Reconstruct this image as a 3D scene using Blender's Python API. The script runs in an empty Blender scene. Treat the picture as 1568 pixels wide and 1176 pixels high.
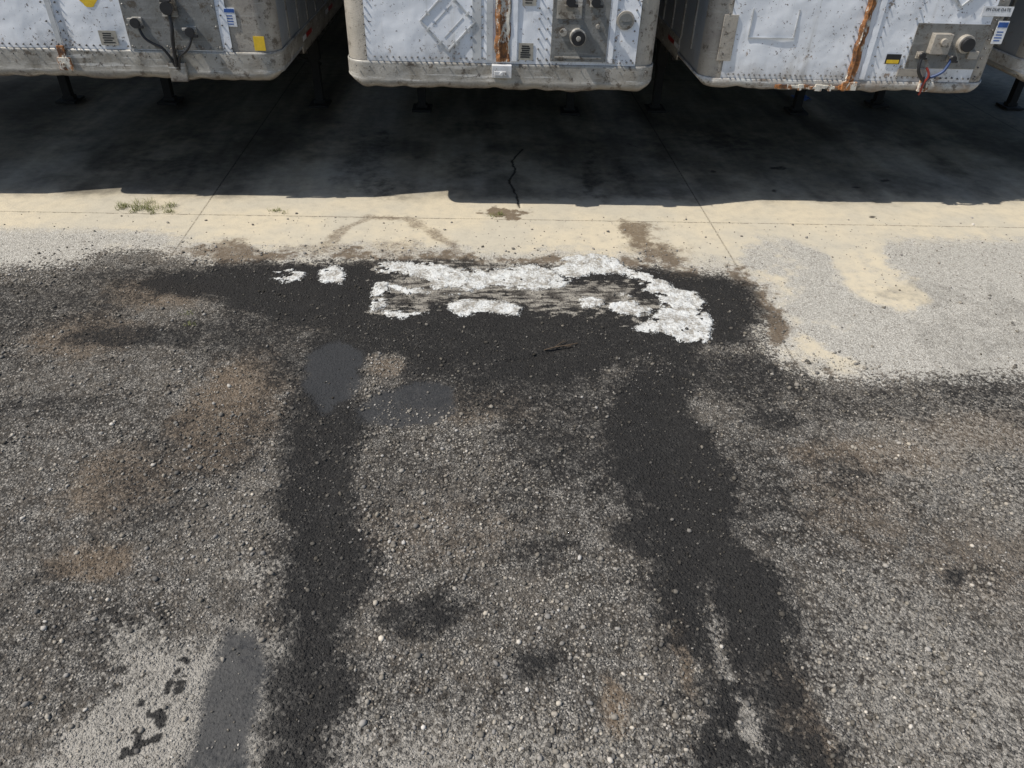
import bpy, bmesh, math, random
import numpy as np
from mathutils import Vector, Matrix, noise as mnoise
random.seed(7); rng=np.random.default_rng(11)
scene=bpy.context.scene
scene.view_settings.view_transform='Standard'
scene.view_settings.look='None'
scene.view_settings.exposure=0

# ------------------------------------------------------------------ camera
cam=bpy.data.cameras.new("camera"); cam.lens=25.94; cam.sensor_width=36; cam.clip_end=2000
co=bpy.data.objects.new("camera",cam); scene.collection.objects.link(co); scene.camera=co
X=Vector((0.99853,-0.00595,0.05383));Y=Vector((-0.04651,-0.60336,0.79611));D=Vector((-0.02774,0.79745,0.60275))
r_=Vector((X.x,Y.x,-D.x)); u_=-Vector((X.y,Y.y,-D.y)); b_=-Vector((X.z,Y.z,-D.z))
M=Matrix((r_,u_,b_)).transposed().to_4x4(); M.translation=Vector((0,0,2.9)); co.matrix_world=M

# ------------------------------------------------------------------ light
SUNV=Vector((-0.68,-0.15,1.0)).normalized()
sl=bpy.data.lights.new("sun",'SUN'); sl.energy=4.9; sl.angle=math.radians(0.53); sl.color=(1.0,0.945,0.86)
so=bpy.data.objects.new("sun",sl); scene.collection.objects.link(so)
so.rotation_euler=SUNV.to_track_quat('Z','Y').to_euler(); so.location=(-20,-5,30)
w=bpy.data.worlds.new("World"); scene.world=w; w.use_nodes=True
nt=w.node_tree; sky=nt.nodes.new('ShaderNodeTexSky'); sky.sky_type='NISHITA'; sky.sun_disc=False
sky.sun_elevation=math.asin(SUNV.z); sky.sun_rotation=math.atan2(SUNV.x,SUNV.y)%(2*math.pi)
bg=nt.nodes['Background']; nt.links.new(sky.outputs[0],bg.inputs[0]); bg.inputs[1].default_value=0.11

# ------------------------------------------------------------------ node helper
class N:
    def __init__(s,name):
        s.m=bpy.data.materials.new(name); s.m.use_nodes=True; s.t=s.m.node_tree
        s.b=s.t.nodes['Principled BSDF']; s.oc=None
    def n(s,ty,**k):
        x=s.t.nodes.new(ty)
        for a,v in k.items(): setattr(x,a,v)
        return x
    def set(s,sock,v):
        if hasattr(v,'is_linked') or hasattr(v,'links'): s.t.links.new(v,sock)
        else:
            if isinstance(v,(int,float)) and sock.type in('RGBA',): v=(v,v,v,1)
            if isinstance(v,tuple) and len(v)==3 and sock.type=='RGBA': v=v+(1,)
            sock.default_value=v
    def obj(s):
        if not s.oc: s.oc=s.n('ShaderNodeTexCoord').outputs['Object']
        return s.oc
    def noise(s,sc,det=4,ro=.55,vec=None,dist=0):
        x=s.n('ShaderNodeTexNoise'); s.set(x.inputs['Vector'],vec or s.obj())
        x.inputs['Scale'].default_value=sc;x.inputs['Detail'].default_value=det;x.inputs['Roughness'].default_value=ro;x.inputs['Distortion'].default_value=dist
        return x.outputs[0]
    def vor(s,sc,vec=None,feat='F1'):
        x=s.n('ShaderNodeTexVoronoi',feature=feat); s.set(x.inputs['Vector'],vec or s.obj()); x.inputs['Scale'].default_value=sc
        return x
    def ma(s,op,a,b=0,c=None,clamp=False):
        x=s.n('ShaderNodeMath',operation=op,use_clamp=clamp); s.set(x.inputs[0],a); s.set(x.inputs[1],b)
        if c is not None: s.set(x.inputs[2],c)
        return x.outputs[0]
    def jit(s,v,*pairs):
        # v + sum k*(noise-.5)
        for nz,k in pairs: v=s.ma('ADD',v,s.ma('MULTIPLY_ADD',nz,k,-.5*k))
        return v
    def mr(s,v,a,b,c=0,d=1,sm=True):
        x=s.n('ShaderNodeMapRange',interpolation_type='SMOOTHSTEP' if sm else 'LINEAR')
        s.set(x.inputs[0],v)
        for i,q in enumerate((a,b,c,d)): x.inputs[i+1].default_value=q
        return x.outputs[0]
    def mix(s,f,a,b,mode='MIX'):
        x=s.n('ShaderNodeMix',data_type='RGBA',blend_type=mode,clamp_factor=True)
        s.set(x.inputs[0],f); s.set(x.inputs[6],a); s.set(x.inputs[7],b); return x.outputs[2]
    def fmix(s,f,a,b):
        x=s.n('ShaderNodeMix',data_type='FLOAT'); s.set(x.inputs[0],f); s.set(x.inputs[2],a); s.set(x.inputs[3],b); return x.outputs[0]
    def ramp(s,f,pts,interp='LINEAR'):
        x=s.n('ShaderNodeValToRGB'); s.set(x.inputs[0],f); r=x.color_ramp; r.interpolation=interp
        while len(r.elements)<len(pts): r.elements.new(0.5)
        for e,(p,c) in zip(r.elements,pts):
            e.position=p; e.color=(c,c,c,1) if isinstance(c,(int,float)) else tuple(c)+(1,)
        return x.outputs[0]
    def sep(s,v,rgb=False):
        x=s.n('ShaderNodeSeparateColor' if rgb else 'ShaderNodeSeparateXYZ'); s.set(x.inputs[0],v); return x.outputs
    def map(s,sc,loc=(0,0,0),rot=(0,0,0)):
        x=s.n('ShaderNodeMapping'); s.set(x.inputs[0],s.obj()); x.inputs['Scale'].default_value=sc;x.inputs['Location'].default_value=loc;x.inputs['Rotation'].default_value=rot
        return x.outputs[0]
    def attr(s,name):
        return s.n('ShaderNodeAttribute',attribute_name=name)
    def bump(s,h,dist,st=1.0,prev=None):
        x=s.n('ShaderNodeBump'); s.set(x.inputs['Height'],h); x.inputs['Distance'].default_value=dist; x.inputs['Strength'].default_value=st
        if prev: s.set(x.inputs['Normal'],prev)
        return x.outputs[0]
    def out(s,col=None,rough=None,nor=None,metal=None,spec=None):
        for k,v in (('Base Color',col),('Roughness',rough),('Normal',nor),('Metallic',metal),('Specular IOR Level',spec)):
            if v is not None: s.set(s.b.inputs[k],v)
        return s.m

# ------------------------------------------------------------------ numpy helpers
def vnoise(x,y,sc,seed,octs=4,rough=.55):
    out=np.zeros_like(x); a=1; tot=0
    for o in range(octs):
        r=np.random.default_rng(seed*31+o); T=r.random((256,256)).astype(np.float32)
        u=x*sc+37.3*o; v=y*sc+11.7*o
        iu=np.floor(u).astype(int); iv=np.floor(v).astype(int); fu=u-iu; fv=v-iv
        fu=fu*fu*(3-2*fu); fv=fv*fv*(3-2*fv)
        g=lambda i,j:T[i%256,j%256]
        out+=a*((g(iu,iv)*(1-fu)+g(iu+1,iv)*fu)*(1-fv)+(g(iu,iv+1)*(1-fu)+g(iu+1,iv+1)*fu)*fv)
        tot+=a; a*=rough; sc*=2.03
    return out/tot-.5
def P(s): return [tuple(float(q)/100 for q in p.split()) for p in s.split(',')]
def segd(x,y,a,b):
    dx,dy=b[0]-a[0],b[1]-a[1]; t=np.clip(((x-a[0])*dx+(y-a[1])*dy)/(dx*dx+dy*dy+1e-12),0,1)
    return np.hypot(x-a[0]-t*dx,y-a[1]-t*dy)
def sdf(x,y,poly,m=.7):
    xs=[p[0] for p in poly]; ys=[p[1] for p in poly]
    out=np.full_like(x,-m); k=(x>min(xs)-m)&(x<max(xs)+m)&(y>min(ys)-m)&(y<max(ys)+m)
    X_,Y_=x[k],y[k]
    if X_.size==0: return out
    d=np.full_like(X_,9.); ins=np.zeros(X_.shape,bool)
    for i in range(len(poly)):
        a=poly[i]; b=poly[(i+1)%len(poly)]
        d=np.minimum(d,segd(X_,Y_,a,b))
        if a[1]!=b[1]:
            c=((a[1]>Y_)!=(b[1]>Y_))&(X_<(b[0]-a[0])*(Y_-a[1])/(b[1]-a[1])+a[0]); ins^=c
    out[k]=np.where(ins,d,-d); return out
def pld(x,y,pl):
    d=np.full_like(x,9.)
    for a,b in zip(pl[:-1],pl[1:]): d=np.minimum(d,segd(x,y,a,b))
    return d
def ss(v,a,b):
    t=np.clip((v-a)/(b-a),0,1); return t*t*(3-2*t)
def blob(x,y,cx,cy,rx,ry,ang=0):
    c,s=math.cos(ang),math.sin(ang); u=((x-cx)*c+(y-cy)*s)/rx; v=(-(x-cx)*s+(y-cy)*c)/ry
    return np.exp(-(u*u+v*v))

EDGE=P("-372 537,-344 542,-315 551,-307 565,-276 572,-244 565,-209 552,-136 554,-66 558,10 547,152 548,173 531,204 533,224 510,219 461,210 426,217 400,248 387,301 392,376 387")
EDGE=EDGE+[(9,3.8),(60,3.8),(60,-60),(-60,-60),(-60,5.2),(-9,5.2)]
TAN=P("269 626,386 627,364 555,368 484,337 465,304 494,298 521,311 567,288 592")
DK1=P("-257 517,-222 542,-71 555,-1 547,156 540,206 531,224 510,218 461,198 426,166 422,148 395,123 403,75 381,-10 386,-71 404,-76 376,-90 363,-105 376,-108 420,-104 453,-138 462,-192 489")
DK2=P("105 403,157 402,136 347,147 311,140 261,142 219,145 187,142 165,141 130,81 132,93 155,97 185,88 213,83 253,86 291,81 335")
DK3=P("-107 390,-68 376,-62 326,-63 274,-53 239,-60 202,-59 171,-61 136,-76 137,-78 160,-77 190,-89 217,-97 257,-102 315,-104 350")
SM=[P("-70 359,-62 376,-35 386,-13 381,-12 352,-29 342,-48 340,-65 347"),P("-110 204,-96 202,-86 187,-86 163,-87 137,-111 138,-110 156,-112 181,-111 195"),P("-112 420,-93 436,-73 420,-74 376,-90 356,-106 383")]
LI=P("-155 203,-133 194,-114 202,-81 190,-78 160,-78 137,-166 140,-156 163,-152 180")
SPO=P("-125 173,-128 163,-131 154,-124 179,-123 156,-133 166,-123 185,-133 149")
WH=[P(s) for s in ("-75 550,-36 550,-12 539,10 539,31 544,50 547,66 536,76 520,72 507,40 506,9 509,-11 499,-25 501,-38 525,-59 532,-66 519,-65 480,-73 475,-76 499",
"65 540,82 562,102 567,122 560,124 548,142 540,154 531,159 510,175 501,180 484,176 452,169 433,154 429,142 439,118 448,135 463,147 480,146 494,136 504,134 525,117 533,95 531,78 522",
"-16 482,-4 491,24 487,38 480,33 468,13 472,-11 466","83 489,93 495,104 487,98 480,84 479","105 478,119 501,125 494,126 480,137 475,128 465,112 470",
"-163 534,-148 539,-134 529,-138 518,-156 519","-122 535,-112 547,-103 534,-102 514,-117 518","-63 512,-42 509,-34 501,-46 497","-64 472,-35 472,-40 464,-59 464")]
CRU=P("-75 550,65 545,78 522,130 522,147 480,125 455,100 468,0 480,-35 466,-75 470")
CK=P("58 822,45 787,47 755,39 731,45 690,46 662")
RING=P("-127 570,-111 614,-96 635,-61 635,-36 612,-18 583,-1 553")
B1=P("127 638,161 624,165 584,186 560,172 537,149 560,137 590"); B2=P("-91 582,-70 599,-41 586,-34 555,-77 555")
B3=P("-218 585,-199 597,-179 569,-198 549,-224 551"); B4=P("8 651,30 661,53 651,47 635,17 635")

def link(o,parent=None):
    scene.collection.objects.link(o)
    if parent: o.parent=parent
    return o
def mesh_np(name,V,F):
    me=bpy.data.meshes.new(name); k=F.shape[1]
    me.vertices.add(len(V)); me.vertices.foreach_set('co',V.astype(np.float32).ravel())
    me.loops.add(F.size); me.loops.foreach_set('vertex_index',F.astype(np.int32).ravel())
    me.polygons.add(len(F)); me.polygons.foreach_set('loop_start',np.arange(0,F.size,k,dtype=np.int32))
    me.update(calc_edges=True); me.validate(); return me

# ------------------------------------------------------------------ ground sheet
def axis(lo,hi,st,far):
    a=np.arange(lo,hi+st/2,st); e=[];s=st;p=a[-1]
    while p<far: s*=1.35; p+=s; e.append(p)
    e2=[];s=st;p=a[0]
    while p>-far: s*=1.35; p-=s; e2.append(p)
    return np.array(e2[::-1]+list(a)+e,dtype=np.float64)
ax=axis(-4.7,5.8,.0125,400); ay=axis(1.1,8.6,.0125,400)
gx,gy=np.meshgrid(ax,ay); nx,ny=len(ax),len(ay)
x=gx.ravel(); y=gy.ravel()
wx=x+.11*vnoise(x,y,2.2,1)+.07*vnoise(x,y,9,2); wy=y+.11*vnoise(x,y,2.2,3)+.07*vnoise(x,y,9,4)
nA=vnoise(x,y,1.1,5,5); nB=vnoise(x,y,4.,6,5,.6); nC=vnoise(x,y,14.,7,4,.65)
asph=np.clip(sdf(wx,wy,EDGE,80.),-.6,.6)
white=np.full_like(x,-.4)
for p in WH: white=np.maximum(white,sdf(x+.07*vnoise(x,y,9,8,5,.7),y+.07*vnoise(x,y,9,9,5,.7),p,.4))
sm_=vnoise(x,y*3.0,4.5,40,4,.6)
white+=.012*(white>-.05)
white-=.10*ss(sm_+.6*nC,.08,.22)*ss(white,-.1,.0)
crust=np.clip(sdf(x+.35*nB,y+.35*vnoise(x,y,4,61,5,.6),CRU,.4),-.4,.4)
d1=sdf(wx,wy,DK1); d2=sdf(wx,wy,DK2); d3=sdf(wx,wy,DK3)
dark=np.maximum.reduce([(.90+.10*ss(y,4.5,4.9))*ss(d1+nB*.34,-.18,.10),.95*ss(d2+nB*.40,-.20,.10)*(1-.40*ss(y,2.2,1.4)*ss(nC,-.05,.15)),.88*ss(d3+nB*.36,-.16,.10)])
DB=[(-.62,2.52,.12,.14,.6),(.31,2.41,.24,.13,.55),(-.23,2.08,.20,.12,.75),(.30,1.83,.14,.08,.75),(1.9,3.46,.24,.18,.7),(2.35,2.24,.07,.05,.7),(-2.35,4.4,.5,.16,.75),(-2.0,4.56,.12,.1,.6),(-1.23,4.05,.28,.28,.6),(-2.64,3.65,.6,.15,.5),(-2.9,4.9,.6,.22,.55),
 (-.1,2.9,.25,.2,.35),(.6,3.3,.55,.65,.6),(2.4,3.6,.6,.2,.5),(1.75,3.9,.5,.38,.70),(2.2,4.0,.5,.15,.55),(-1.7,3.1,.35,.6,.45),(0.2,3.75,.9,.24,.7),(-2.6,5.2,.6,.2,.55),(-1.6,4.5,.55,.38,.65),(1.5,2.9,.35,.5,.5),(-.85,2.6,.22,.7,.55),(-.45,3.0,.25,.5,.4),(-3.4,3.9,.6,.5,.45),(1.2,2.2,.35,.5,.55),(-1.3,3.3,.12,.5,.5)]
for cx,cy,rx,ry,s in DB: dark=np.maximum(dark,s*ss(blob(wx,wy,cx,cy,rx*1.15,ry*1.15)+nC*.6+nB*.6,.1,.9))
for cx,cy in SPO:
    for k in range(3):
        ox,oy=rng.uniform(-.03,.03,2); dark=np.maximum(dark,.95*ss(blob(x,y,cx+ox,cy+oy,rng.uniform(.01,.028),rng.uniform(.01,.03))+nC*.8,.3,.6))
dark=np.maximum(dark,.50*ss(nA+.5*nB,-.02,.18)*(y<5.3)*ss(y,1.3,2.4))
dark*=1-.8*blob(x,y,1.12,1.75,.05,.50,.0)*ss(y,2.7,2.2)*ss(nC+nB,-.25,.05)
dark*=1-.85*ss(blob(wx,wy,-.60,4.06,.17,.17)+nC*.4,.35,.7)
split=1-ss(pld(x+.05*nC,y+.05*nC,P("26 410,45 414,58 421,72 427")),.008,.032)
dark=np.maximum(dark,1.3*split)
smooth=np.full_like(x,-.3)
for p in SM: smooth=np.maximum(smooth,sdf(x+.10*nB+.06*nC,y+.10*nB-.06*nC,p,.3)+.004)
light=sdf(wx,wy,LI,.4)
lightf=np.maximum.reduce([.95*ss(light+nB*.40+nC*.25,-.09,.08), .60*ss(blob(wx,wy,-.3,1.25,1.8,.45)+nB*.5+nC*.2,.2,.9),.5*ss(blob(wx,wy,2.1,1.6,.8,.9)+nB*.6,.2,.9),
  .75*ss(blob(wx,wy,1.10,1.68,.055,.45)+nC*.9+nB*.4,.3,.9), .85*ss(blob(wx,wy,-.80,1.85,.055,.4)+nC*.8,.3,.8), .5*ss(blob(wx,wy,-1.0,2.35,.4,.12)+nC*.9+nB*.4,.4,.9),.4*ss(blob(wx,wy,3.2,3.0,1.3,.9)+nB*.7,.2,.9)])
rough=np.maximum.reduce([ss(x+nB*1.2,2.1,2.7)*ss(y,6.3,5.7)*(1-.75*ss(sdf(wx,wy,TAN)+nB*.25,-.05,.08)), ss(asph+nB*.35,-.55,-.05)*.75, ss(-x+nB,2.3,3.0)*ss(y,6.3,5.9)])
brown=np.maximum.reduce([.95*ss(sdf(wx,wy,B1)+nB*.45+nC*.2,-.12,.12),.5*ss(sdf(wx,wy,B2)+nB*.3,-.10,.10),.85*ss(sdf(wx,wy,B3)+nB*.4+nC*.2,-.12,.14),1.0*ss(sdf(wx,wy,B4)+nC*.3,-.04,.04),
  .6*(1-ss(pld(wx,wy,RING)+nB*.10,.02,.10)), 1.0*ss(-np.abs(asph+.07)+nB*.45+nC*.3,-.13,.05)*ss(-np.abs(x-.1),-2.9,-2.2)])
for cx,cy,rx,ry,s in [(.92,1.85,.05,.25,.9),(.59,1.61,.06,.14,1.),(1.35,1.5,.10,.4,.9),(2.4,3.1,.6,.2,.65),(-1.82,2.42,.22,.14,.8),(-1.5,3.6,.35,.7,.8),(-2.4,5.0,.5,.3,.75),(-.95,3.5,.1,.5,.3),(2.1,2.7,.4,.4,.4),(-.58,4.04,.14,.14,.6),(-1.9,3.0,.35,.35,.65),(0,3.6,.5,.2,.45),(-2.7,4.4,.5,.3,.65),(3.2,3.3,.7,.25,.6),(1.6,5.75,.35,.2,.6),(-1.3,5.75,.4,.12,.5),(-1.0,4.6,.5,.15,.3),(2.6,2.3,.6,.4,.35),(-.2,2.6,.5,.3,.3)]:
    brown=np.maximum(brown,s*ss(blob(wx,wy,cx,cy,rx,ry)+nC*.5+nB*.5,.15,.85))
oil=np.maximum.reduce([1-ss(pld(x+.03*nC,y+.03*nC,CK),.004,.018), .55*(1-ss(pld(x+.04*nC,y+.04*nC,P("143 876,175 850,222 800")),.002,.016)),
  .65*ss(sdf(wx,wy,P("-99 867,-78 679,-92 679,-96 755"),.5)+nB*.4+nC*.2,-.12,.16),.6*ss(sdf(wx,wy,P("143 876,132 691,109 691,126 800"),.5)+nB*.4+nC*.2,-.12,.16),
  ]+[ss(blob(wx,wy,a,b,c,d)+nC*.7+nB*.7,.1,1.1)*s for a,b,c,d,s in [(3.34,7.70,.12,.07,1.),(3.84,6.45,.06,.035,.9),(4.0,7.2,.07,.04,.9),(2.6,7.6,.05,.05,.8),(.2,9.,.5,.3,.5),(4.4,7.4,.08,.04,.8),(3.1,7.1,.03,.03,.8),(-1.1,7.8,.35,1.,.5),(2.9,8.6,.5,.6,.5),(-3.2,7.6,.7,.5,.4),(.1,7.7,.6,.5,.4),(1.6,7.5,.25,.7,.5),(-.6,7.1,.5,.2,.4)]])
# trailer shade painted into the slab colour, deeper further back, with tyre-dust streaks
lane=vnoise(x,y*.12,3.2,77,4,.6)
grime_shade=.92*ss(y+.25*nB,6.62,6.98)*(.44+.30*ss(nA+.4*nB,-.15,.25)+.50*lane)+.16*ss(y,7.3,9.0)
grime_shade=np.clip(grime_shade,0,1)
wm=ss(white+nC*.03,-.005,.015)
z=.026*nA*(asph>0)+.010*nB*ss(asph,-.05,.1)+.0055*nC*ss(asph,-.05,.1)+wm*(.008+.020*nC+.012*sm_)+.006*ss(crust,-.02,.05)*(nC+.4)-.003*ss(smooth,-.02,.02)
z-=.014*ss(sdf(x,y,DK2),0,.25)+.014*ss(d3,0,.2)+.016*split
z-=.01*(1-ss(pld(x+.03*nC,y+.03*nC,CK),.004,.018))
z[(np.abs(x)>9)|(y<-2)|(y>12)]*=.3
V=np.stack([x,y,z],1)
ii=np.arange(nx*ny).reshape(ny,nx)
F=np.stack([ii[:-1,:-1],ii[:-1,1:],ii[1:,1:],ii[1:,:-1]],-1).reshape(-1,4)
gm=mesh_np("ground",V,F)
gm.polygons.foreach_set('use_smooth',np.ones(len(F),bool))
def addcol(me,name,a,b,c):
    at=me.attributes.new(name,'FLOAT_COLOR','POINT')
    arr=np.stack([a,b,c,np.ones(len(a))],1).astype(np.float32); at.data.foreach_set('color',arr.ravel())
addcol(gm,'fa',asph,white,dark); addcol(gm,'fb',np.clip(smooth,-.3,.3),lightf,brown); addcol(gm,'fc',rough,oil,crust); addcol(gm,'fd',grime_shade,grime_shade,grime_shade)
ground=link(bpy.data.objects.new("ground",gm))

m=N("ground_asphalt_and_concrete")
fa=m.sep(m.attr('fa').outputs['Color'],True); fb=m.sep(m.attr('fb').outputs['Color'],True); fc=m.sep(m.attr('fc').outputs['Color'],True)
A,W,DK=fa[0],fa[1],fa[2]; S,LG,BR=fb[0],fb[1],fb[2]; RG,OL,CR=fc[0],fc[1],fc[2]; GSH=m.sep(m.attr('fd').outputs['Color'],True)[0]
n1=m.noise(1.3,3,.6); n2=m.noise(9,6,.7); n3=m.noise(55,4,.65)
v1=m.vor(66); v2=m.vor(155)
c1=m.sep(v1.outputs['Color'],True); c2=m.sep(v2.outputs['Color'],True)
st1=m.ramp(c1[0],[(0,(.042,.039,.036)),(.30,(.105,.099,.091)),(.60,(.19,.179,.163)),(.84,(.30,.282,.254)),(.96,(.46,.435,.39)),(1,(.60,.57,.51))])
st1=m.mix(m.mr(c1[1],.72,1,0,.40),st1,(.25,.19,.135))
st1=m.mix(1.0,st1,m.mr(v1.outputs['Distance'],.22,.60,1,.18),'MULTIPLY')
st2=m.ramp(c2[0],[(0,.035),(.4,(.098,.093,.085)),(.8,(.21,.197,.176)),(1,(.48,.45,.40))])
gsel=m.mr(n2,.38,.56)
stone=m.mix(gsel,st2,st1)
dustm=m.ma('MULTIPLY',m.mr(m.jit(n2,(n1,.8)),.40,.68,.05,.55),m.mr(c1[2],.0,1,.4,1))
asp=m.mix(dustm,stone,(.215,.192,.162))
asp=m.mix(m.ma('MULTIPLY',m.mr(m.jit(BR,(c1[0],.35),(n2,.4)),0,1),.72),asp,m.mix(n3,(.11,.078,.052),(.24,.185,.13)))
lgm=m.mr(m.jit(LG,(n3,.9),(c1[0],.6),(n2,.5)),.15,.95,0,.8)
asp=m.mix(lgm,asp,m.mix(n3,(.26,.243,.215),(.42,.395,.35)))
dkm=m.mr(m.jit(DK,(n2,.8),(c1[0],-.35)),.06,.86,0,.95)
asp=m.mix(dkm,asp,m.mix(n3,(.011,.011,.0115),(.034,.033,.032)))
smm=m.mr(m.jit(S,(n3,.04),(n2,.07),(c2[0],.04)),-.03,.03,0,.88)
asp=m.mix(smm,asp,m.mix(n3,(.022,.023,.025),(.054,.056,.059)))
con=m.mix(m.mr(n1,.35,.65),(.54,.475,.355),(.47,.43,.345))
con=m.mix(m.mr(n2,.35,.75,0,.55),con,(.37,.34,.28))
con=m.mix(m.mr(n3,.55,.8,0,.45),con,(.28,.255,.21))
rg=m.mix(m.mr(c2[0],.3,1),m.mix(n3,(.27,.255,.225),(.46,.44,.39)),(.56,.54,.49))
rg=m.mix(m.mr(m.jit(c2[1],(n2,.5)),.78,.92,0,.6),rg,(.17,.155,.135))
rg=m.mix(m.mr(c1[0],.86,.93,0,.45),rg,(.20,.18,.155))
con=m.mix(m.mr(m.jit(RG,(n2,1.3)),.15,.9),con,rg)
xyz=m.sep(m.obj()); wob=m.ma('MULTIPLY_ADD',n2,.04,-.02)
jx=m.ma('ABSOLUTE',m.ma('ADD',wob,m.ma('PINGPONG',m.ma('ADD',xyz[0],2.47),2.35)))
jy=m.ma('ABSOLUTE',m.ma('ADD',wob,m.ma('SUBTRACT',xyz[1],m.ma('MULTIPLY_ADD',xyz[0],-.023,6.36))))
jy2=m.ma('ABSOLUTE',m.ma('ADD',wob,m.ma('SUBTRACT',xyz[1],11.2)))
jt=m.mr(m.ma('MINIMUM',jx,m.ma('MINIMUM',jy,jy2)),.002,.011,1,0)
jtm=m.ma('MULTIPLY',jt,m.mr(m.jit(n3,(n2,.8)),.3,.65,.12,.85))
con=m.mix(jtm,con,(.09,.075,.055))
con=m.mix(m.mr(m.jit(BR,(n2,.8),(c1[0],.3)),.1,1,0,.88),con,m.mix(n3,(.065,.045,.03),(.17,.125,.08)))
con=m.mix(m.mr(m.jit(OL,(n2,.7)),.15,.95,0,.9),con,(.035,.03,.027))
con=m.mix(m.mr(m.jit(DK,(n2,.5)),.35,.9,0,.85),con,(.035,.03,.026))
con=m.mix(m.mr(m.jit(GSH,(n2,.35)),0,1,0,.88),con,(.03,.027,.023))  # painted shade and tyre-dust streaks on the slab under the trailers
con=m.mix(m.ma('MULTIPLY',jtm,m.ma('MULTIPLY',GSH,.9)),con,(.008,.007,.006))  # joints go darker still inside the painted shade
am=m.mr(m.jit(A,(n2,.34),(c1[0],.20)),-.02,.03)
col=m.mix(am,con,asp)
strk=m.noise(1,3,.6,m.map((7,22,7)))
crm=m.mr(m.jit(CR,(n2,.9),(strk,.5)),.02,.14,0,.85)
col=m.mix(crm,col,m.mix(m.mr(strk,.38,.62),(.07,.063,.055),(.36,.335,.29)))
whm=m.mr(m.jit(W,(n3,.09),(n2,.09),(c2[0],.03)),-.004,.014)
col=m.mix(whm,col,m.mix(m.mr(m.jit(n3,(n2,1.2)),.30,.64),(.32,.30,.265),(.66,.67,.655)))
s1h=m.mr(v1.outputs['Distance'],.1,.62,1,0); s2h=m.mr(v2.outputs['Distance'],.1,.65,.4,0)
hs=m.ma('MULTIPLY_ADD',s1h,m.mr(c1[1],0,1,.2,1.15,False),s2h)
hs=m.ma('MULTIPLY',hs,m.mr(S,-.02,.03,1,.35))
hc=m.ma('MULTIPLY_ADD',n3,.3,m.ma('MULTIPLY',s2h,RG))
hb=m.fmix(m.mr(A,-.03,.03),hc,hs)
hb=m.fmix(m.mr(W,-.004,.012),hb,m.ma('MULTIPLY',n3,2.0))
bp=m.bump(hb,.0095,1.0)
m.out(col,.94,bp,spec=.15)
gm.materials.append(m.m)

# ------------------------------------------------------------------ loose gravel (one mesh)
t=(1+5**.5)/2
ico=np.array([(-1,t,0),(1,t,0),(-1,-t,0),(1,-t,0),(0,-1,t),(0,1,t),(0,-1,-t),(0,1,-t),(t,0,-1),(t,0,1),(-t,0,-1),(-t,0,1)])/math.hypot(1,t)
icf=np.array([(0,11,5),(0,5,1),(0,1,7),(0,7,10),(0,10,11),(1,5,9),(5,11,4),(11,10,2),(10,7,6),(7,1,8),(3,9,4),(3,4,2),(3,2,6),(3,6,8),(3,8,9),(4,9,5),(2,4,11),(6,2,10),(8,6,7),(9,8,1)])
NP=130000
px=rng.uniform(-4.6,5.6,NP); py=1.15+rng.random(NP)**1.15*5.3
keep=(np.abs(px-.2)<(.75+py*.75))
px,py=px[keep],py[keep]
ix=np.clip(np.searchsorted(ax,px),0,nx-1); iy=np.clip(np.searchsorted(ay,py),0,ny-1); ind=iy*nx+ix
pr=np.where(asph[ind]>0,.62-.42*(dark[ind]>.5)-.3*(smooth[ind]>0),.04+.35*ss(asph[ind],-.40,-.0))
pr=np.clip(pr,.03,1)*(1-.85*(white[ind]>0)); pr*=.3+1.4*ss(vnoise(px,py,1.5,21),-.15,.25)
k=rng.random(len(px))<pr; px,py,ind=px[k],py[k],ind[k]; n=len(px)
rad=.0024+.0038*rng.random(n)+.010*rng.random(n)**9
sc=rad[:,None]*rng.uniform(.65,1.3,(n,3)); sc[:,2]*=.75
ang=rng.random(n)*6.283; ca,sa=np.cos(ang),np.sin(ang)
V=ico[None]*(1+.35*(rng.random((n,12,1))-.5))*sc[:,None,:]
Vx=V[:,:,0]*ca[:,None]-V[:,:,1]*sa[:,None]; Vy=V[:,:,0]*sa[:,None]+V[:,:,1]*ca[:,None]
Vz=V[:,:,2]+(z[ind]+rad*.35)[:,None]
V=np.stack([Vx+px[:,None],Vy+py[:,None],Vz],-1).reshape(-1,3)
F=(icf[None]+12*np.arange(n)[:,None,None]).reshape(-1,3)
pm=mesh_np("loose_gravel",V,F)
lum=np.clip(.08+.19*rng.random(n)+.32*rng.random(n)**6,0,.55)*(1-.65*np.clip(dark[ind],0,1)); wr=rng.random(n)
cc=np.repeat(np.stack([lum*(1.03+.09*wr),lum*(.98+.02*wr),lum*(.91-.09*wr)],1),12,0)
addcol(pm,'pc',cc[:,0],cc[:,1],cc[:,2])
mp=N("gravel_stone"); mp.out(mp.attr('pc').outputs['Color'],.95,spec=.1); pm.materials.append(mp.m)
link(bpy.data.objects.new("loose_gravel",pm))

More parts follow.
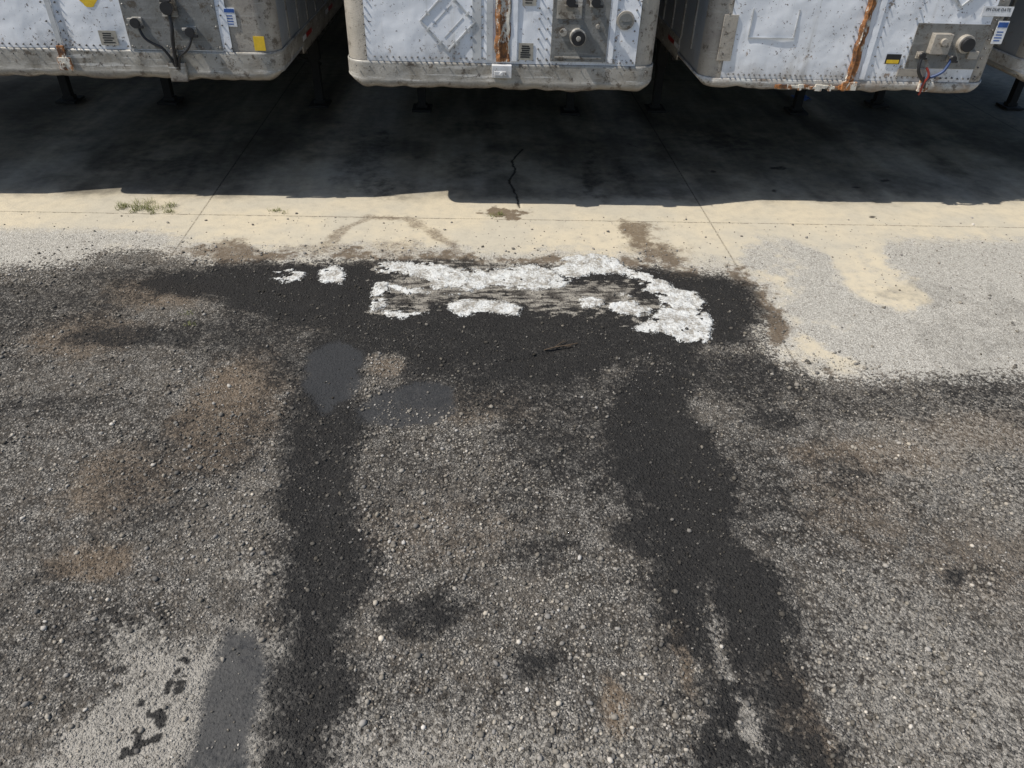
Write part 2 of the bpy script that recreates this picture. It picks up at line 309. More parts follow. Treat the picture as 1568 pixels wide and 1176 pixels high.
# ------------------------------------------------------------------ trailer materials
def paint(name,base=(.80,.82,.85),grime_shade=1.25,z0=1.0,z1=1.55):
    m=N(name); g=m.noise(3,6,.65); st=m.noise(1,5,.65,m.map((14,14,1.0))); f=m.noise(38,4,.7)
    z_=m.sep(m.obj())[2]
    low=m.mr(m.jit(z_,(g,-.50),(st,-.30),(f,-.1)),z0,z1,.75*grime_shade,.0)
    c=m.mix(m.mr(st,.56,.80,0,.38*grime_shade),base,(.48,.465,.43))
    c=m.mix(m.mr(g,.52,.74,0,.30*grime_shade),c,(.56,.555,.54))
    c=m.mix(low,c,m.mix(f,(.18,.15,.12),(.52,.50,.46)))
    c=m.mix(m.mr(m.jit(f,(g,.3)),.61,.69,0,.75*grime_shade),c,(.09,.06,.045))
    c=m.mix(m.mr(m.noise(7,7,.75),.615,.645,0,.62*grime_shade),c,(.25,.17,.11))
    b=m.bump(m.noise(4.5,2,.4),.03,.5); b=m.bump(f,.001,.5,b)
    return m.out(c,.42,b,spec=.4)
def metal(name,a=(.40,.39,.36),b=(.22,.20,.17),c=(.55,.54,.5),met=.25,tread=False,scuff=.8):
    m=N(name); g=m.noise(5,6,.7); st=m.noise(1,6,.7,m.map((2.0,8,30))); f=m.noise(60,4,.7)
    k=m.mix(m.mr(g,.35,.7),a,b); k=m.mix(m.mr(st,.55,.64,0,scuff),k,c); k=m.mix(m.mr(f,.56,.75,0,.75),k,(.09,.075,.06))
    k=m.mix(m.mr(m.noise(11,6,.75),.54,.64,0,.85),k,(.10,.08,.06))
    if not tread:
        z_=m.sep(m.obj())[2]; k=m.mix(m.mr(m.jit(z_,(g,.14),(f,.06)),1.09,1.17,.85,0),k,(.065,.048,.038))
    bp=m.bump(g,.02,.3); bp=m.bump(f,.0015,.7,bp)
    if tread:
        vv=m.n('ShaderNodeTexBrick'); m.set(vv.inputs['Vector'],m.map((1,1,1),rot=(math.radians(90),math.radians(45),0)))
        vv.inputs['Scale'].default_value=28; vv.inputs['Mortar Size'].default_value=.16; vv.inputs['Mortar Smooth'].default_value=.4
        bp=m.bump(m.ma('SUBTRACT',1,vv.outputs['Fac']),.005,1.0,bp)
    return m.out(k,.5,bp,metal=met,spec=.4)
def rustm(name,chip=.58):
    m=N(name); g=m.noise(14,6,.7); f=m.noise(70,4,.7)
    k=m.mix(m.mr(g,.38,.62),(.07,.035,.02),(.38,.16,.05)); k=m.mix(m.mr(f,.5,.75),k,(.20,.09,.05))
    k=m.mix(m.mr(m.noise(9,7,.75,m.map((1,1,.5),(3,2,1))),chip-.04,chip),k,(.60,.57,.50))
    return m.out(k,.85,m.bump(f,.004,.9))
def plain(name,c,r=.6,met=0,var=.3):
    m=N(name); g=m.noise(25,4,.65); d=tuple(v*(1-var) for v in c)
    return m.out(m.mix(m.mr(g,.35,.7),c,d),r,m.bump(g,.002,.4),metal=met)
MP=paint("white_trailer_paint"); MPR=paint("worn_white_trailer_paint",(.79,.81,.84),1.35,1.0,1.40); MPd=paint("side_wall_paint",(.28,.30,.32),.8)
MTrim=paint("aged_white_trim",(.50,.51,.51),.9,.9,1.2)
MA=metal("dirty_aluminium",(.42,.40,.36),(.26,.235,.195),(.66,.64,.60)); MB=metal("corner_stainless",(.42,.385,.33),(.30,.27,.235),(.50,.47,.42),.2,scuff=.5)
MT=metal("tread_plate",(.48,.44,.38),(.38,.35,.30),(.5,.47,.42),.2,True,.4)
MBR=metal("rusty_rail",(.60,.60,.57),(.24,.18,.13),(.68,.68,.66),.05)
MR=rustm("rust"); MR2=rustm("flaking_rust",.53); MG=metal("grey_service_plate",(.25,.25,.24),(.17,.17,.16),(.32,.32,.31),.3,scuff=.4)
MRiv=plain("rivet_steel",(.16,.155,.15),.5,.3)
MK=plain("black_plastic",(.018,.018,.02),.45); MRB=plain("tyre_rubber",(.02,.02,.02),.85); MD=plain("underframe_steel",(.014,.013,.013),.85)
MY=plain("yellow_sticker",(.75,.50,.03),.5,0,.15); MBl=plain("blue_print",(.03,.10,.35),.5); MW=plain("white_label",(.72,.73,.74),.5,0,.2); MRd=plain("red_reflector",(.4,.02,.02),.4)
ML=plain("metal_label",(.45,.42,.36),.45,.3); MRim=plain("wheel_rim",(.4,.4,.4),.4,.6)
MH=plain("hose_blue",(.03,.06,.16),.5); MHr=plain("hose_red",(.25,.03,.02),.5)

# ------------------------------------------------------------------ mesh helpers
def bobj(name,bm,mat,parent,smooth=False,bevel=0):
    me=bpy.data.meshes.new(name); bmesh.ops.recalc_face_normals(bm,faces=bm.faces); bm.to_mesh(me); bm.free(); me.materials.append(mat)
    if smooth: me.polygons.foreach_set('use_smooth',[True]*len(me.polygons))
    o=bpy.data.objects.new(name,me); link(o,parent)
    if bevel:
        md=o.modifiers.new('b','BEVEL'); md.width=bevel; md.segments=2; md.limit_method='ANGLE'
    return o
def box(bm,x0,x1,y0,y1,z0,z1,rot=None):
    vs=[bm.verts.new(v) for v in ((x0,y0,z0),(x1,y0,z0),(x1,y1,z0),(x0,y1,z0),(x0,y0,z1),(x1,y0,z1),(x1,y1,z1),(x0,y1,z1))]
    for f in ((3,2,1,0),(4,5,6,7),(0,1,5,4),(1,2,6,5),(2,3,7,6),(3,0,4,7)): bm.faces.new([vs[i] for i in f])
    return vs
def cyl(bm,c,r,h,ax='Y',seg=20,r2=None):
    R={'Y':Matrix.Rotation(math.radians(90),4,'X'),'X':Matrix.Rotation(math.radians(90),4,'Y'),'Z':Matrix()}[ax]
    bmesh.ops.create_cone(bm,cap_ends=True,segments=seg,radius1=r,radius2=r if r2 is None else r2,depth=h,matrix=Matrix.Translation(c)@R)
def tube(name,pts,r,mat,parent):
    cu=bpy.data.curves.new(name,'CURVE'); cu.dimensions='3D'; cu.bevel_depth=r; cu.bevel_resolution=3
    s=cu.splines.new('NURBS'); s.points.add(len(pts)-1); s.use_endpoint_u=True; s.order_u=3
    for p,q in zip(s.points,pts): p.co=(*q,1)
    cu.materials.append(mat); return link(bpy.data.objects.new(name,cu),parent)
def text(name,s,loc,size,mat,parent):
    cu=bpy.data.curves.new(name,'FONT'); cu.body=s; cu.size=size; cu.extrude=.0004; cu.align_x='CENTER'; cu.align_y='CENTER'
    cu.materials.append(mat); o=link(bpy.data.objects.new(name,cu),parent); o.location=loc; o.rotation_euler=(math.radians(90),0,0); return o
HW=1.285; R=.15; LEN=13.6; TOP=4.1
def prof(off=0,r=R,back=LEN,hw=HW,nfl=90):
    pts=[(-hw-off,back)]
    for i in range(9):
        a=math.radians(90*i/8); pts.append((-hw+r-(r+off)*math.cos(a), r-(r+off)*math.sin(a)))
    for i in range(1,nfl): pts.append((-hw+r+(2*hw-2*r)*i/nfl,-off))
    for i in range(9):
        a=math.radians(90-90*i/8); pts.append((hw-r+(r+off)*math.cos(a), r-(r+off)*math.sin(a)))
    pts.append((hw+off,back)); return pts
def loft(bm,levels,cap=True):
    rows=[[bm.verts.new((p[0],p[1],zz)) for p in pr] for pr,zz in levels]
    for a,b in zip(rows[:-1],rows[1:]):
        for i in range(len(a)-1): bm.faces.new((a[i],a[i+1],b[i+1],b[i]))
    return rows

def trailer(cx,y0,yaw,seed,railtop,corner_mat,rail_mat,flatcorner=0.0,detail=None,paintm=None):
    T=bpy.data.objects.new("semi_trailer",None); link(T); T.location=(cx,y0,0); T.rotation_euler=(0,0,math.radians(yaw)); T.empty_display_size=.3
    rnd=random.Random(seed)
    bm=bmesh.new(); rows=loft(bm,[(prof(),1.16),(prof(),TOP)]); bm.faces.new(rows[1]); bm.faces.new(rows[0][::-1])
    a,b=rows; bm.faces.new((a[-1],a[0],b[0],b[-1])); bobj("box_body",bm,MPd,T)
    for sgn in (-1,1):
        bm=bmesh.new(); pp=prof(.004)
        seq=[p for p in pp[1:10]] if sgn<0 else [p for p in pp[-10:-1]]
        ex=(-HW+R+.02,-.004) if sgn<0 else (HW-R-.02-flatcorner,-.004)
        seq=(seq+[ex]) if sgn<0 else ([ex]+seq)
        lv=[(list(seq),railtop+.002+(TOP-.1-railtop)*i/14) for i in range(15)]
        loft(bm,lv); bobj("corner_post",bm,corner_mat,T,True)
    bm=bmesh.new(); xl=-HW+R+.018; xr=HW-R-.018-flatcorner
    nxs,nzs=80,80; g=[]
    for j in range(nzs+1):
        zz=railtop+.002+(TOP-.12-railtop)*j/nzs; row=[]
        for i in range(nxs+1):
            xx=xl+(xr-xl)*i/nxs
            nn=mnoise.noise(Vector((xx*3.2+seed*3,zz*3.2,seed)))*.008+mnoise.noise(Vector((xx*11,zz*11,seed)))*.002
            row.append(bm.verts.new((xx,-.0125+max(-.004,min(.006,nn)),zz)))
        g.append(row)
    for j in range(nzs):
        for i in range(nxs): bm.faces.new((g[j][i],g[j][i+1],g[j+1][i+1],g[j+1][i]))
    bobj("front_panel",bm,paintm or MP,T,True)
    # bottom rail, bent and scuffed along its lower lip
    bm=bmesh.new(); lv=[]
    hi=[1.185+(railtop-.02-1.185)*i/5 for i in range(6)] if railtop>1.22 else [railtop-.012]
    for zz,ins in [(1.145,.10),(1.102,.055),(1.10,.035),(1.106,.012),(1.115,-.002),(1.128,-.012),(1.15,-.018),(1.165,-.020),(1.172,-.019)]+[(h,-.017) for h in hi]+[(railtop-.004,-.017),(railtop,-.010)]:
        base=prof(-ins,back=.9); out=[]
        for q in base:
            k=max(0,abs(q[0])-(HW-.16))/.16
            dn=mnoise.noise(Vector((q[0]*3+seed*7,zz*3,1)))*.010+mnoise.noise(Vector((q[0]*8+seed,zz*6,2)))*.005
            fade=max(0,min(1,(railtop-zz)/.08))
            out.append((q[0]*(1-(.03*k if zz<1.12 else 0)),q[1]+dn*fade))
        lv.append((out,zz))
    rows=loft(bm,lv)
    for ri,row in enumerate(rows):
        for v in row:
            k=max(0,abs(v.co.x)-(HW-.13))/.13; f_=max(0,min(1,(1.19-v.co.z)/.06))
            v.co.z+=f_*(.05*k*k+.026*mnoise.noise(Vector((v.co.x*2.6+seed*5,0,3)))+.014*mnoise.noise(Vector((v.co.x*9+seed,0,4))))
    bobj("bottom_rail",bm,rail_mat,T,True)
    bm=bmesh.new(); tp=bmesh.new(); tw=bmesh.new()
    for s in (-1,1):
        xs=sorted((s*HW,s*(HW+.012))); box(bm,xs[0]+s*.001,xs[1]+s*.001,.9,LEN,1.12,1.32)
        box(bm,xs[0]+s*.001,xs[1]+s*.001,.25,LEN,3.95,4.08)
        yy=.45
        while yy<LEN: box(bm,xs[0]+s*.001,xs[1]-s*.004,yy,yy+.035,1.325,3.945); yy+=.42
        yy=.92; i=0
        while yy<LEN-.3:
            a,b=sorted((s*(HW+.0145),s*(HW+.016))); box(tp if i%2 else tw,a,b,yy,yy+(.16 if i%2==0 else .28),1.22,1.26); yy+=(.16 if i%2==0 else 1.1); i+=1
    bobj("side_rails_and_posts",bm,MA,T); bobj("reflective_tape_red",tp,MRd,T); bobj("reflective_tape_white",tw,MW,T)
    bm=bmesh.new(); yy=1.2
    while yy<LEN: box(bm,-HW+.02,HW-.02,yy,yy+.05,1.05,1.158); yy+=.31
    box(bm,-.5,.5,.35,1.3,1.09,1.155); cyl(bm,(0,.9,1.06),.045,.1,'Z')
    bobj("crossmembers",bm,MD,T)
    bm=bmesh.new(); yl=3.05
    for s in (-1,1):
        xx=s*.935
        box(bm,xx-.065,xx+.065,yl-.065,yl+.065,.55,1.10); box(bm,xx-.048,xx+.048,yl-.048,yl+.048,.05,.60)
        box(bm,xx-.12,xx+.12,yl-.14,yl+.14,.006,.035); box(bm,xx-.07,xx+.07,yl-.05,yl+.05,.036,.075)
        v=box(bm,xx-.02,xx+.02,yl+.07,yl+.10,.55,1.25); bmesh.ops.rotate(bm,verts=v,cent=Vector((xx,yl+.085,.55)),matrix=Matrix.Rotation(math.radians(-48),3,'X'))
    box(bm,-.87,.87,yl-.02,yl+.02,.86,.92); cyl(bm,(0,yl,1.0),.018,1.74,'X',10)
    v=box(bm,-1.05,1.05,yl+.02,yl+.03,.72,.76); bmesh.ops.rotate(bm,verts=v,cent=Vector((0,yl,.8)),matrix=Matrix.Rotation(math.radians(14),3,'Y'))
    bobj("landing_gear",bm,MD,T,bevel=.004)
    bt=bmesh.new(); br=bmesh.new(); bf=bmesh.new()
    for ya in (10.6,11.85):
        cyl(bf,(0,ya,.5),.07,2.0,'X',16)
        for s in (-1,1):
            for o in (1.10,.78):
                pr=[(.30,-.12),(.47,-.13),(.505,-.10),(.51,0),(.505,.10),(.47,.13),(.30,.12)]
                seg=36; rr=[[bt.verts.new((s*o+h,ya+q*math.cos(6.2832*i/seg),.51+q*math.sin(6.2832*i/seg))) for q,h in pr] for i in range(seg)]
                for i in range(seg):
                    for j in range(len(pr)-1): bt.faces.new((rr[i][j],rr[i][j+1],rr[(i+1)%seg][j+1],rr[(i+1)%seg][j]))
            cyl(br,(s*1.08,ya,.51),.30,.10,'X',28); cyl(br,(s*1.15,ya,.51),.10,.12,'X',20)
    box(bf,-.55,-.47,9.8,12.6,.75,1.04); box(bf,.47,.55,9.8,12.6,.75,1.04)
    box(bf,-1.2,1.2,LEN-.12,LEN-.02,.50,.60); box(bf,-.6,-.52,LEN-.12,LEN-.02,.6,1.10); box(bf,.52,.6,LEN-.12,LEN-.02,.6,1.10)
    bobj("tyres",bt,MRB,T,True); bobj("wheel_hubs",br,MRim,T); bobj("bogie_and_bumper",bf,MD,T)
    if detail: detail(T,cx,railtop,rnd)
    return T
def rivets(T,lines,name="rivets",mat=None,r=.0085):
    bm=bmesh.new()
    for (xa,za,xb,zb,sp) in lines:
        L=math.hypot(xb-xa,zb-za); n=max(1,int(L/sp))
        for i in range(n+1):
            if random.random()<.04: continue
            xx=xa+(xb-xa)*i/n+random.uniform(-.002,.002); zz=za+(zb-za)*i/n+random.uniform(-.003,.003)
            cyl(bm,(xx,-.020,zz),r,.014,'Y',8,r*.55)
    return bobj(name,bm,mat or MRiv,T,True)
def gladhand(bm,bk,x,z,s=1.0):
    box(bm,x-.035*s,x+.035*s,-.035,-.014,z-.035*s,z+.035*s); cyl(bm,(x,-.055,z),.022*s,.05,'Y',16)
    cyl(bk,(x,-.085,z+.005),.034*s,.022,'Y',20); box(bk,x-.012,x+.055*s,-.095,-.078,z-.03*s,z-.010*s); box(bm,x-.05*s,x-.01,-.09,-.06,z+.015*s,z+.035*s)
def stickerlines(T,x,z,w_,h_,mat,n=4,y=-.0165):
    bm=bmesh.new()
    for i in range(n):
        zz=z+h_*(.38-.76*i/(n-1 if n>1 else 1)); ww=w_*random.uniform(.30,.42)
        box(bm,x-ww,x+ww*random.uniform(.6,1),y-.0010,y,zz-h_*.05,zz+h_*.05)
    bobj("print",bm,mat,T)
def plate(T,name,x0,x1,z0,z1,mat,y=-.0165,th=.006,bev=0.0):
    bm=bmesh.new(); box(bm,x0,x1,y,y+th,z0,z1); return bobj(name,bm,mat,T,bevel=bev)
def channel(T,xa,xb,z0,rnd,ymat,ya=-.034):
    bm=bmesh.new(); n=int((3.9-z0)/.05)
    lf=[(xa+rnd.uniform(-.012,.008),z0+i*.05) for i in range(n)]; rt_=[(xb+rnd.uniform(-.010,.010),z0+i*.05) for i in range(n)]
    rows=[]
    for (l,zz),(r,_) in zip(lf,rt_):
        rows.append([bm.verts.new((l,-.012,zz)),bm.verts.new((l+.003,ya+rnd.uniform(-.004,.004),zz)),bm.verts.new((l+(r-l)*.3,ya-.012+rnd.uniform(-.004,.004),zz)),bm.verts.new((l+(r-l)*.45,ya+.004,zz)),bm.verts.new((r-.01,ya+rnd.uniform(-.003,.003),zz)),bm.verts.new((r,-.012,zz))])
    for a,b in zip(rows[:-1],rows[1:]):
        for i in range(5): bm.faces.new((a[i],a[i+1],b[i+1],b[i]))
    bm.faces.new(rows[0]); bobj("rusted_channel",bm,ymat,T)
def diamond(T,cx_,cz,h,mat):
    bm=bmesh.new(); bk=bmesh.new(); c=Vector((cx_,0,cz)); rot=Matrix.Rotation(math.radians(45),3,'Y')
    box(bk,c.x-h-.010,c.x+h+.010,-.0195,-.0175,c.z-h-.010,c.z+h+.010)
    for dz in (-h,h): box(bm,c.x-h-.006,c.x+h+.006,-.028,-.0200,c.z+dz-.006,c.z+dz+.006)
    for dx in (-h,h): box(bm,c.x+dx-.006,c.x+dx+.006,-.0285,-.0203,c.z-h+.007,c.z+h-.007)
    for a in (-1,1):
        for b_ in (-.45,.45):
            box(bm,c.x+a*h-.022,c.x+a*h+.022,-.034,-.0292,c.z+b_*h-.008,c.z+b_*h+.008); box(bm,c.x+b_*h-.008,c.x+b_*h+.008,-.034,-.0288,c.z+a*h-.022,c.z+a*h+.022)
    box(bm,c.x-h*.45,c.x-h*.40,-.0225,-.0203,c.z-h*.7,c.z+h*.7); box(bm,c.x+h*.40,c.x+h*.45,-.0225,-.0203,c.z-h*.7,c.z+h*.7)
    bmesh.ops.rotate(bm,verts=bm.verts,cent=c,matrix=rot); bmesh.ops.rotate(bk,verts=bk.verts,cent=c,matrix=rot)
    bobj("placard_holder",bm,mat,T,bevel=.001); bobj("placard_back",bk,MP,T)

def det_L(T,cx,rt,rnd):
    X=lambda v:v-cx
    plate(T,"service_plate",X(-2.80),X(-2.05),1.345,1.86,MG,-.022,.010,.003)
    bm=bmesh.new(); bk=bmesh.new()
    gladhand(bm,bk,X(-2.69),1.55,1.1); gladhand(bm,bk,X(-2.27),1.49,1.1)
    box(bm,X(-2.47),X(-2.35),-.05,-.023,1.60,1.74); cyl(bm,(X(-2.41),-.06,1.67),.045,.06,'Y',20)
    cyl(bk,(X(-2.41),-.095,1.67),.050,.012,'Y',20); box(bk,X(-2.45),X(-2.37),-.10,-.06,1.715,1.73)
    box(bm,X(-2.52),X(-2.38),-.055,-.020,1.10,1.25); box(bm,X(-2.475),X(-2.425),-.045,-.023,1.25,1.36)
    bobj("air_and_electric_fittings",bm,MA,T,bevel=.003); bobj("gladhand_seals",bk,MK,T,bevel=.002)
    tube("air_hose",[(X(-2.68),-.05,1.53),(X(-2.67),-.07,1.46),(X(-2.60),-.07,1.40),(X(-2.50),-.06,1.36),(X(-2.46),-.05,1.22)],.011,MK,T)
    tube("air_hose",[(X(-2.27),-.05,1.46),(X(-2.30),-.08,1.38),(X(-2.36),-.07,1.33),(X(-2.42),-.06,1.30),(X(-2.43),-.05,1.20)],.011,MK,T)
    tube("electric_cable",[(X(-2.41),-.06,1.63),(X(-2.40),-.085,1.52),(X(-2.43),-.075,1.42),(X(-2.45),-.05,1.22)],.015,MK,T)
    plate(T,"warning_sticker",X(-1.99),X(-1.90),1.53,1.67,MW,-.012,.004); stickerlines(T,X(-1.945),1.58,.08,.08,MBl,4,-.012)
    plate(T,"sticker_header",X(-1.985),X(-1.905),1.635,1.662,MBl,-.014,.002)
    plate(T,"yellow_sticker",X(-1.79),X(-1.70),1.35,1.46,MY,-.012,.004)
    plate(T,"data_label",X(-3.03),X(-2.89),1.37,1.48,ML,-.022,.004); stickerlines(T,X(-2.96),1.425,.13,.09,MK,5,-.022)
    bm=bmesh.new()
    vs=[bm.verts.new((X(-3.04)+.07*math.cos(a)*(1+.3*math.sin(3*a)),-.0195,1.70+.05*math.sin(a))) for a in [i*.4 for i in range(15)]]
    bm.faces.new(vs); bobj("yellow_paint_mark",bm,MY,T)
    bm=bmesh.new(); box(bm,X(-3.42),X(-3.31),-.045,-.020,1.17,1.27); box(bm,X(-3.40),X(-3.34),-.035,-.018,1.27,1.36); cyl(bm,(X(-3.37),-.05,1.22),.012,.02,'Y',8)
    bobj("corner_bracket",bm,MR2,T,bevel=.003)
    plate(T,"vertical_trim",X(-3.385),X(-3.345),1.38,3.9,MTrim,-.026,.008)
    rivets(T,[(X(-4.0),rt+.03,X(-1.98),rt+.03,.055),(X(-3.42),1.4,X(-3.42),3.8,.07),(X(-3.31),1.4,X(-3.31),3.8,.07),(X(-2.02),1.4,X(-2.02),3.8,.07)])
    rivets(T,[(X(-2.78),1.37,X(-2.07),1.37,.12),(X(-2.78),1.37,X(-2.78),1.84,.12),(X(-2.07),1.37,X(-2.07),1.84,.12)],"plate_bolts",MA,.010)
    rivets(T,[(X(-4.05),1.29,X(-1.75),1.29,.09)],"rail_rivets",MRiv,.006)
def det_C(T,cx,rt,rnd):
    X=lambda v:v-cx
    diamond(T,X(-.18),1.63,.155,MTrim)
    channel(T,X(.205),X(.325),1.335,rnd,MR2)
    plate(T,"channel_trim",X(.335),X(.385),1.34,3.9,MP,-.026,.01); plate(T,"channel_trim",X(.135),X(.185),1.34,3.9,MTrim,-.025,.009)
    bm=bmesh.new(); box(bm,X(.18),X(.345),-.075,-.020,1.215,1.315); box(bm,X(.20),X(.30),-.085,-.0755,1.235,1.27); cyl(bm,(X(.26),-.08,1.25),.016,.03,'Y',10)
    bobj("terminal_box",bm,MP,T,bevel=.004)
    plate(T,"data_label",X(.40),X(.52),1.35,1.48,ML,-.022,.004); stickerlines(T,X(.46),1.415,.11,.11,MK,6,-.022)
    plate(T,"data_label",X(.42),X(.53),1.76,1.86,ML,-.022,.004); stickerlines(T,X(.475),1.81,.10,.08,MK,4,-.022)
    plate(T,"service_plate",X(.665),X(1.13),1.345,1.95,MG,-.022,.010,.003)
    bm=bmesh.new(); bk=bmesh.new()
    box(bm,X(.70),X(.90),-.029,-.0225,1.67,1.9)
    gladhand(bm,bk,X(.80),1.80,1.1); gladhand(bm,bk,X(1.00),1.80,1.1)
    cyl(bm,(X(.88),-.045,1.54),.066,.05,'Y',28); cyl(bk,(X(.88),-.085,1.54),.056,.04,'Y',28); cyl(bm,(X(.88),-.108,1.54),.02,.008,'Y',16); cyl(bm,(X(.76),-.03,1.57),.03,.02,'Y',16)
    box(bm,X(.70),X(1.09),-.030,-.0225,1.37,1.385); cyl(bm,(X(1.04),-.03,1.62),.018,.02,'Y',12)
    bobj("air_and_electric_fittings",bm,MA,T,bevel=.002); bobj("connector_covers",bk,MK,T,bevel=.003)
    bm=bmesh.new(); cyl(bm,(X(1.26),-.026,1.67),.072,.018,'Y',32); bobj("vent_cover_rim",bm,MB,T,bevel=.003)
    bm=bmesh.new(); cyl(bm,(X(1.26),-.037,1.67),.055,.006,'Y',32); box(bm,X(1.225),X(1.295),-.044,-.040,1.664,1.676); bobj("vent_cover",bm,MG,T)
    plate(T,"seam_strip",X(1.145),X(1.185),1.34,3.9,MP,-.024,.008)
    L=[]
    for xx in (-.86,.01,.10,.56,.63,1.20,1.345): L.append((X(xx),1.36,X(xx),3.9,.075))
    L+=[(X(-.84),rt+.035,X(.12),rt+.035,.05),(X(.40),rt+.03,X(.64),rt+.03,.05),(X(1.15),rt+.03,X(1.36),rt+.03,.05),(X(.68),1.36,X(1.12),1.36,.1)]
    rivets(T,L); rivets(T,[(X(-.95),1.275,X(1.48),1.275,.11)],"rail_rivets",MRiv,.006)
    plate(T,"seam_strip",X(.02),X(.09),1.34,3.9,MTrim,-.0200,.003)
def det_R(T,cx,rt,rnd):
    X=lambda v:v-cx
    plate(T,"corner_patch_plate",X(2.12),X(2.24),1.34,1.70,MB,-.024,.01,.003)
    channel(T,X(3.30),X(3.375),1.19,rnd,MR)
    bm=bmesh.new(); box(bm,X(3.27),X(3.40),-.05,-.0200,1.12,1.19); bobj("channel_foot",bm,MR2,T,bevel=.003)
    plate(T,"channel_trim",X(3.41),X(3.46),1.21,3.9,MPR,-.026,.01)
    plate(T,"service_plate",X(3.79),X(4.42),1.31,1.67,MG,-.023,.010,.003)
    plate(T,"service_plate_lower",X(3.74),X(4.0),1.24,1.305,MB,-.023,.01,.003)
    bm=bmesh.new(); bk=bmesh.new()
    box(bm,X(3.93),X(4.09),-.09,-.024,1.44,1.60); cyl(bm,(X(4.02),-.10,1.54),.03,.03,'Y',16); cyl(bm,(X(4.24),-.045,1.52),.072,.05,'Y',28); cyl(bk,(X(4.24),-.085,1.52),.055,.04,'Y',28)
    gladhand(bm,bk,X(3.88),1.42,.8); gladhand(bm,bk,X(4.16),1.40,.8); box(bm,X(4.30),X(4.39),-.05,-.024,1.40,1.46)
    bobj("air_and_electric_fittings",bm,MB,T,bevel=.003); bobj("connector_covers",bk,MK,T,bevel=.003)
    tube("air_hose",[(X(3.88),-.08,1.42),(X(3.86),-.10,1.33),(X(3.93),-.09,1.24),(X(4.0),-.06,1.20),(X(4.02),-.03,1.13)],.014,MK,T)
    tube("air_hose",[(X(4.14),-.08,1.40),(X(4.12),-.10,1.32),(X(4.06),-.09,1.27),(X(4.0),-.06,1.24),(X(3.97),-.03,1.14)],.013,MH,T)
    tube("air_hose",[(X(3.95),-.08,1.33),(X(4.0),-.10,1.28),(X(3.97),-.08,1.20),(X(3.99),-.05,1.12),(X(4.0),-.02,1.09)],.010,MHr,T)
    bm=bmesh.new(); box(bm,X(3.96),X(4.05),-.05,-.020,1.12,1.22); bobj("hose_clamp",bm,MR,T,bevel=.003)
    plate(T,"date_label",X(4.30),X(4.56),1.735,1.81,MW,-.021,.004); text("date_label_text","PM DUE DATE",(X(4.43),-.0225,1.785),.034,MK,T)
    plate(T,"warning_sticker",X(4.475),X(4.57),1.52,1.70,MW,-.021,.004); stickerlines(T,X(4.52),1.58,.085,.09,MBl,4,-.021); plate(T,"sticker_header",X(4.48),X(4.565),1.65,1.69,MBl,-.0225,.001)
    plate(T,"caution_sticker",X(3.60),X(3.73),1.34,1.42,MK,-.022,.004); plate(T,"caution_band",X(3.61),X(3.72),1.345,1.375,MY,-.0235,.001)
    diamond(T,X(4.1),2.02,.155,MTrim)
    bm=bmesh.new()
    for i in range(22):
        x0=X(2.68)+i*.030; box(bm,x0,x0+.0298,-.030+rnd.uniform(-.006,.004),-.016,1.12+rnd.uniform(-.016,.012),1.148+rnd.uniform(-.006,.012))
    bobj("torn_rail_edge",bm,MR2,T)
    plate(T,"patch_outline",X(2.35),X(2.75),1.52,1.53,MTrim,-.021,.006); plate(T,"patch_outline",X(2.35),X(2.36),1.535,1.75,MTrim,-.021,.006); plate(T,"patch_outline",X(2.74),X(2.75),1.535,1.75,MTrim,-.021,.006)
    rivets(T,[(X(xx),1.25,X(xx),3.9,.075) for xx in (2.16,3.26,3.50,3.76,4.45)]+[(X(2.2),rt+.035,X(3.25),rt+.035,.045),(X(3.5),rt+.035,X(4.45),rt+.035,.05)])
def det_S(T,cx,rt,rnd):
    rivets(T,[(-1.1,rt+.03,1.1,rt+.03,.055),(-.6,1.4,-.6,3.8,.08),(.6,1.4,.6,3.8,.08)])
    plate(T,"service_plate",-.3,.4,1.4,1.85,MG,-.022,.010,.003)
    bm=bmesh.new(); bk=bmesh.new(); gladhand(bm,bk,-.15,1.6); gladhand(bm,bk,.25,1.6); bobj("air_fittings",bm,MA,T); bobj("gladhand_seals",bk,MK,T)
trailer(-2.89,6.70,-.9,1,1.335,MB,MA,.20,det_L)
trailer(.265,6.545,-1.1,2,1.315,MT,MA,0,det_C)
trailer(3.30,6.67,-.6,3,1.195,MB,MBR,0,det_R,MPR)
trailer(6.42,7.02,-.8,4,1.30,MB,MBR,0,det_S)
trailer(-5.98,6.72,-.8,5,1.32,MB,MA,0,det_S)

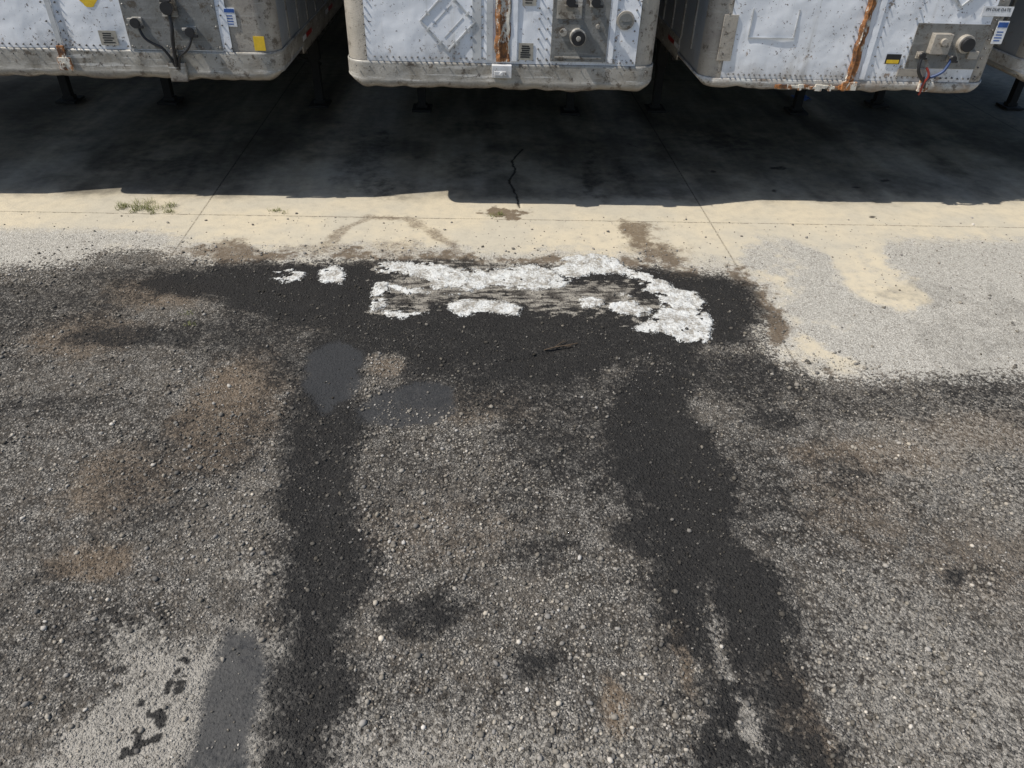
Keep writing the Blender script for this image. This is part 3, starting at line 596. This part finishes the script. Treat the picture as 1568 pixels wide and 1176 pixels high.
# ------------------------------------------------------------------ weeds, twig, rag
def leafmat(name,a,b):
    m=N(name); return m.out(m.mix(m.noise(9,3),a,b),.6,spec=.3)
MGr=leafmat("weed_green",(.10,.14,.03),(.24,.22,.09))
def weeds(cx,cy,rx,ry,n,h):
    bm=bmesh.new()
    cl=[(cx+rx*random.uniform(-1,1),cy+ry*random.uniform(-1,1)) for _ in range(max(2,n//28))]
    for i in range(n):
        c0=random.choice(cl); bx=c0[0]+random.gauss(0,.025); by=c0[1]+random.gauss(0,.018)
        hh=h*random.uniform(.3,1); d=random.random()*6.283; ln=hh*random.uniform(.5,1.8); wv=.0020; px_,py_=-math.sin(d)*wv,math.cos(d)*wv
        p=[(0,0),(.35,.7),(.75,1),(1,.85)]; last=None
        for j,(l,zf) in enumerate(p):
            k=1-j/3.2; c=Vector((bx+math.cos(d)*ln*l,by+math.sin(d)*ln*l,.002+hh*zf))
            q=(bm.verts.new(c+Vector((px_*k,py_*k,0))),bm.verts.new(c-Vector((px_*k,py_*k,0))))
            if last: bm.faces.new((last[0],last[1],q[1],q[0]))
            last=q
    me=bpy.data.meshes.new("weeds"); bm.to_mesh(me); bm.free(); me.materials.append(MGr); link(bpy.data.objects.new("weeds",me))
weeds(-2.97,6.58,.26,.09,420,.045); weeds(-2.85,6.45,.25,.03,130,.03); weeds(-1.76,6.50,.10,.04,90,.025); weeds(.30,6.46,.18,.05,90,.025); weeds(-2.08,4.62,.12,.08,50,.02)
MTw=plain("dead_wood",(.10,.07,.045),.9)
tw=bpy.data.objects.new("twig",None); link(tw); tw.location=(.50,4.20,.014)
tube("stem",[(0,0,0),(.08,.03,.006),(.15,.04,.008),(.24,.08,.002)],.004,MTw,tw)
tube("side_shoot",[(.08,.03,.005),(.12,.08,.012),(.16,.10,.006)],.0025,MTw,tw); tube("side_shoot",[(.15,.04,.005),(.19,.03,.012)],.0025,MTw,tw)
bm=bmesh.new(); bmesh.ops.create_grid(bm,x_segments=14,y_segments=14,size=.09)
for v in bm.verts: v.co.z=.03+.03*mnoise.noise(v.co*22); v.co.x*=1.3
me=bpy.data.meshes.new("rag"); bm.to_mesh(me); bm.free(); me.materials.append(plain("blue_cloth",(.08,.15,.4),.9)); me.polygons.foreach_set('use_smooth',[True]*len(me.polygons))
o=link(bpy.data.objects.new("rag",me)); o.location=(4.55,10.3,0)
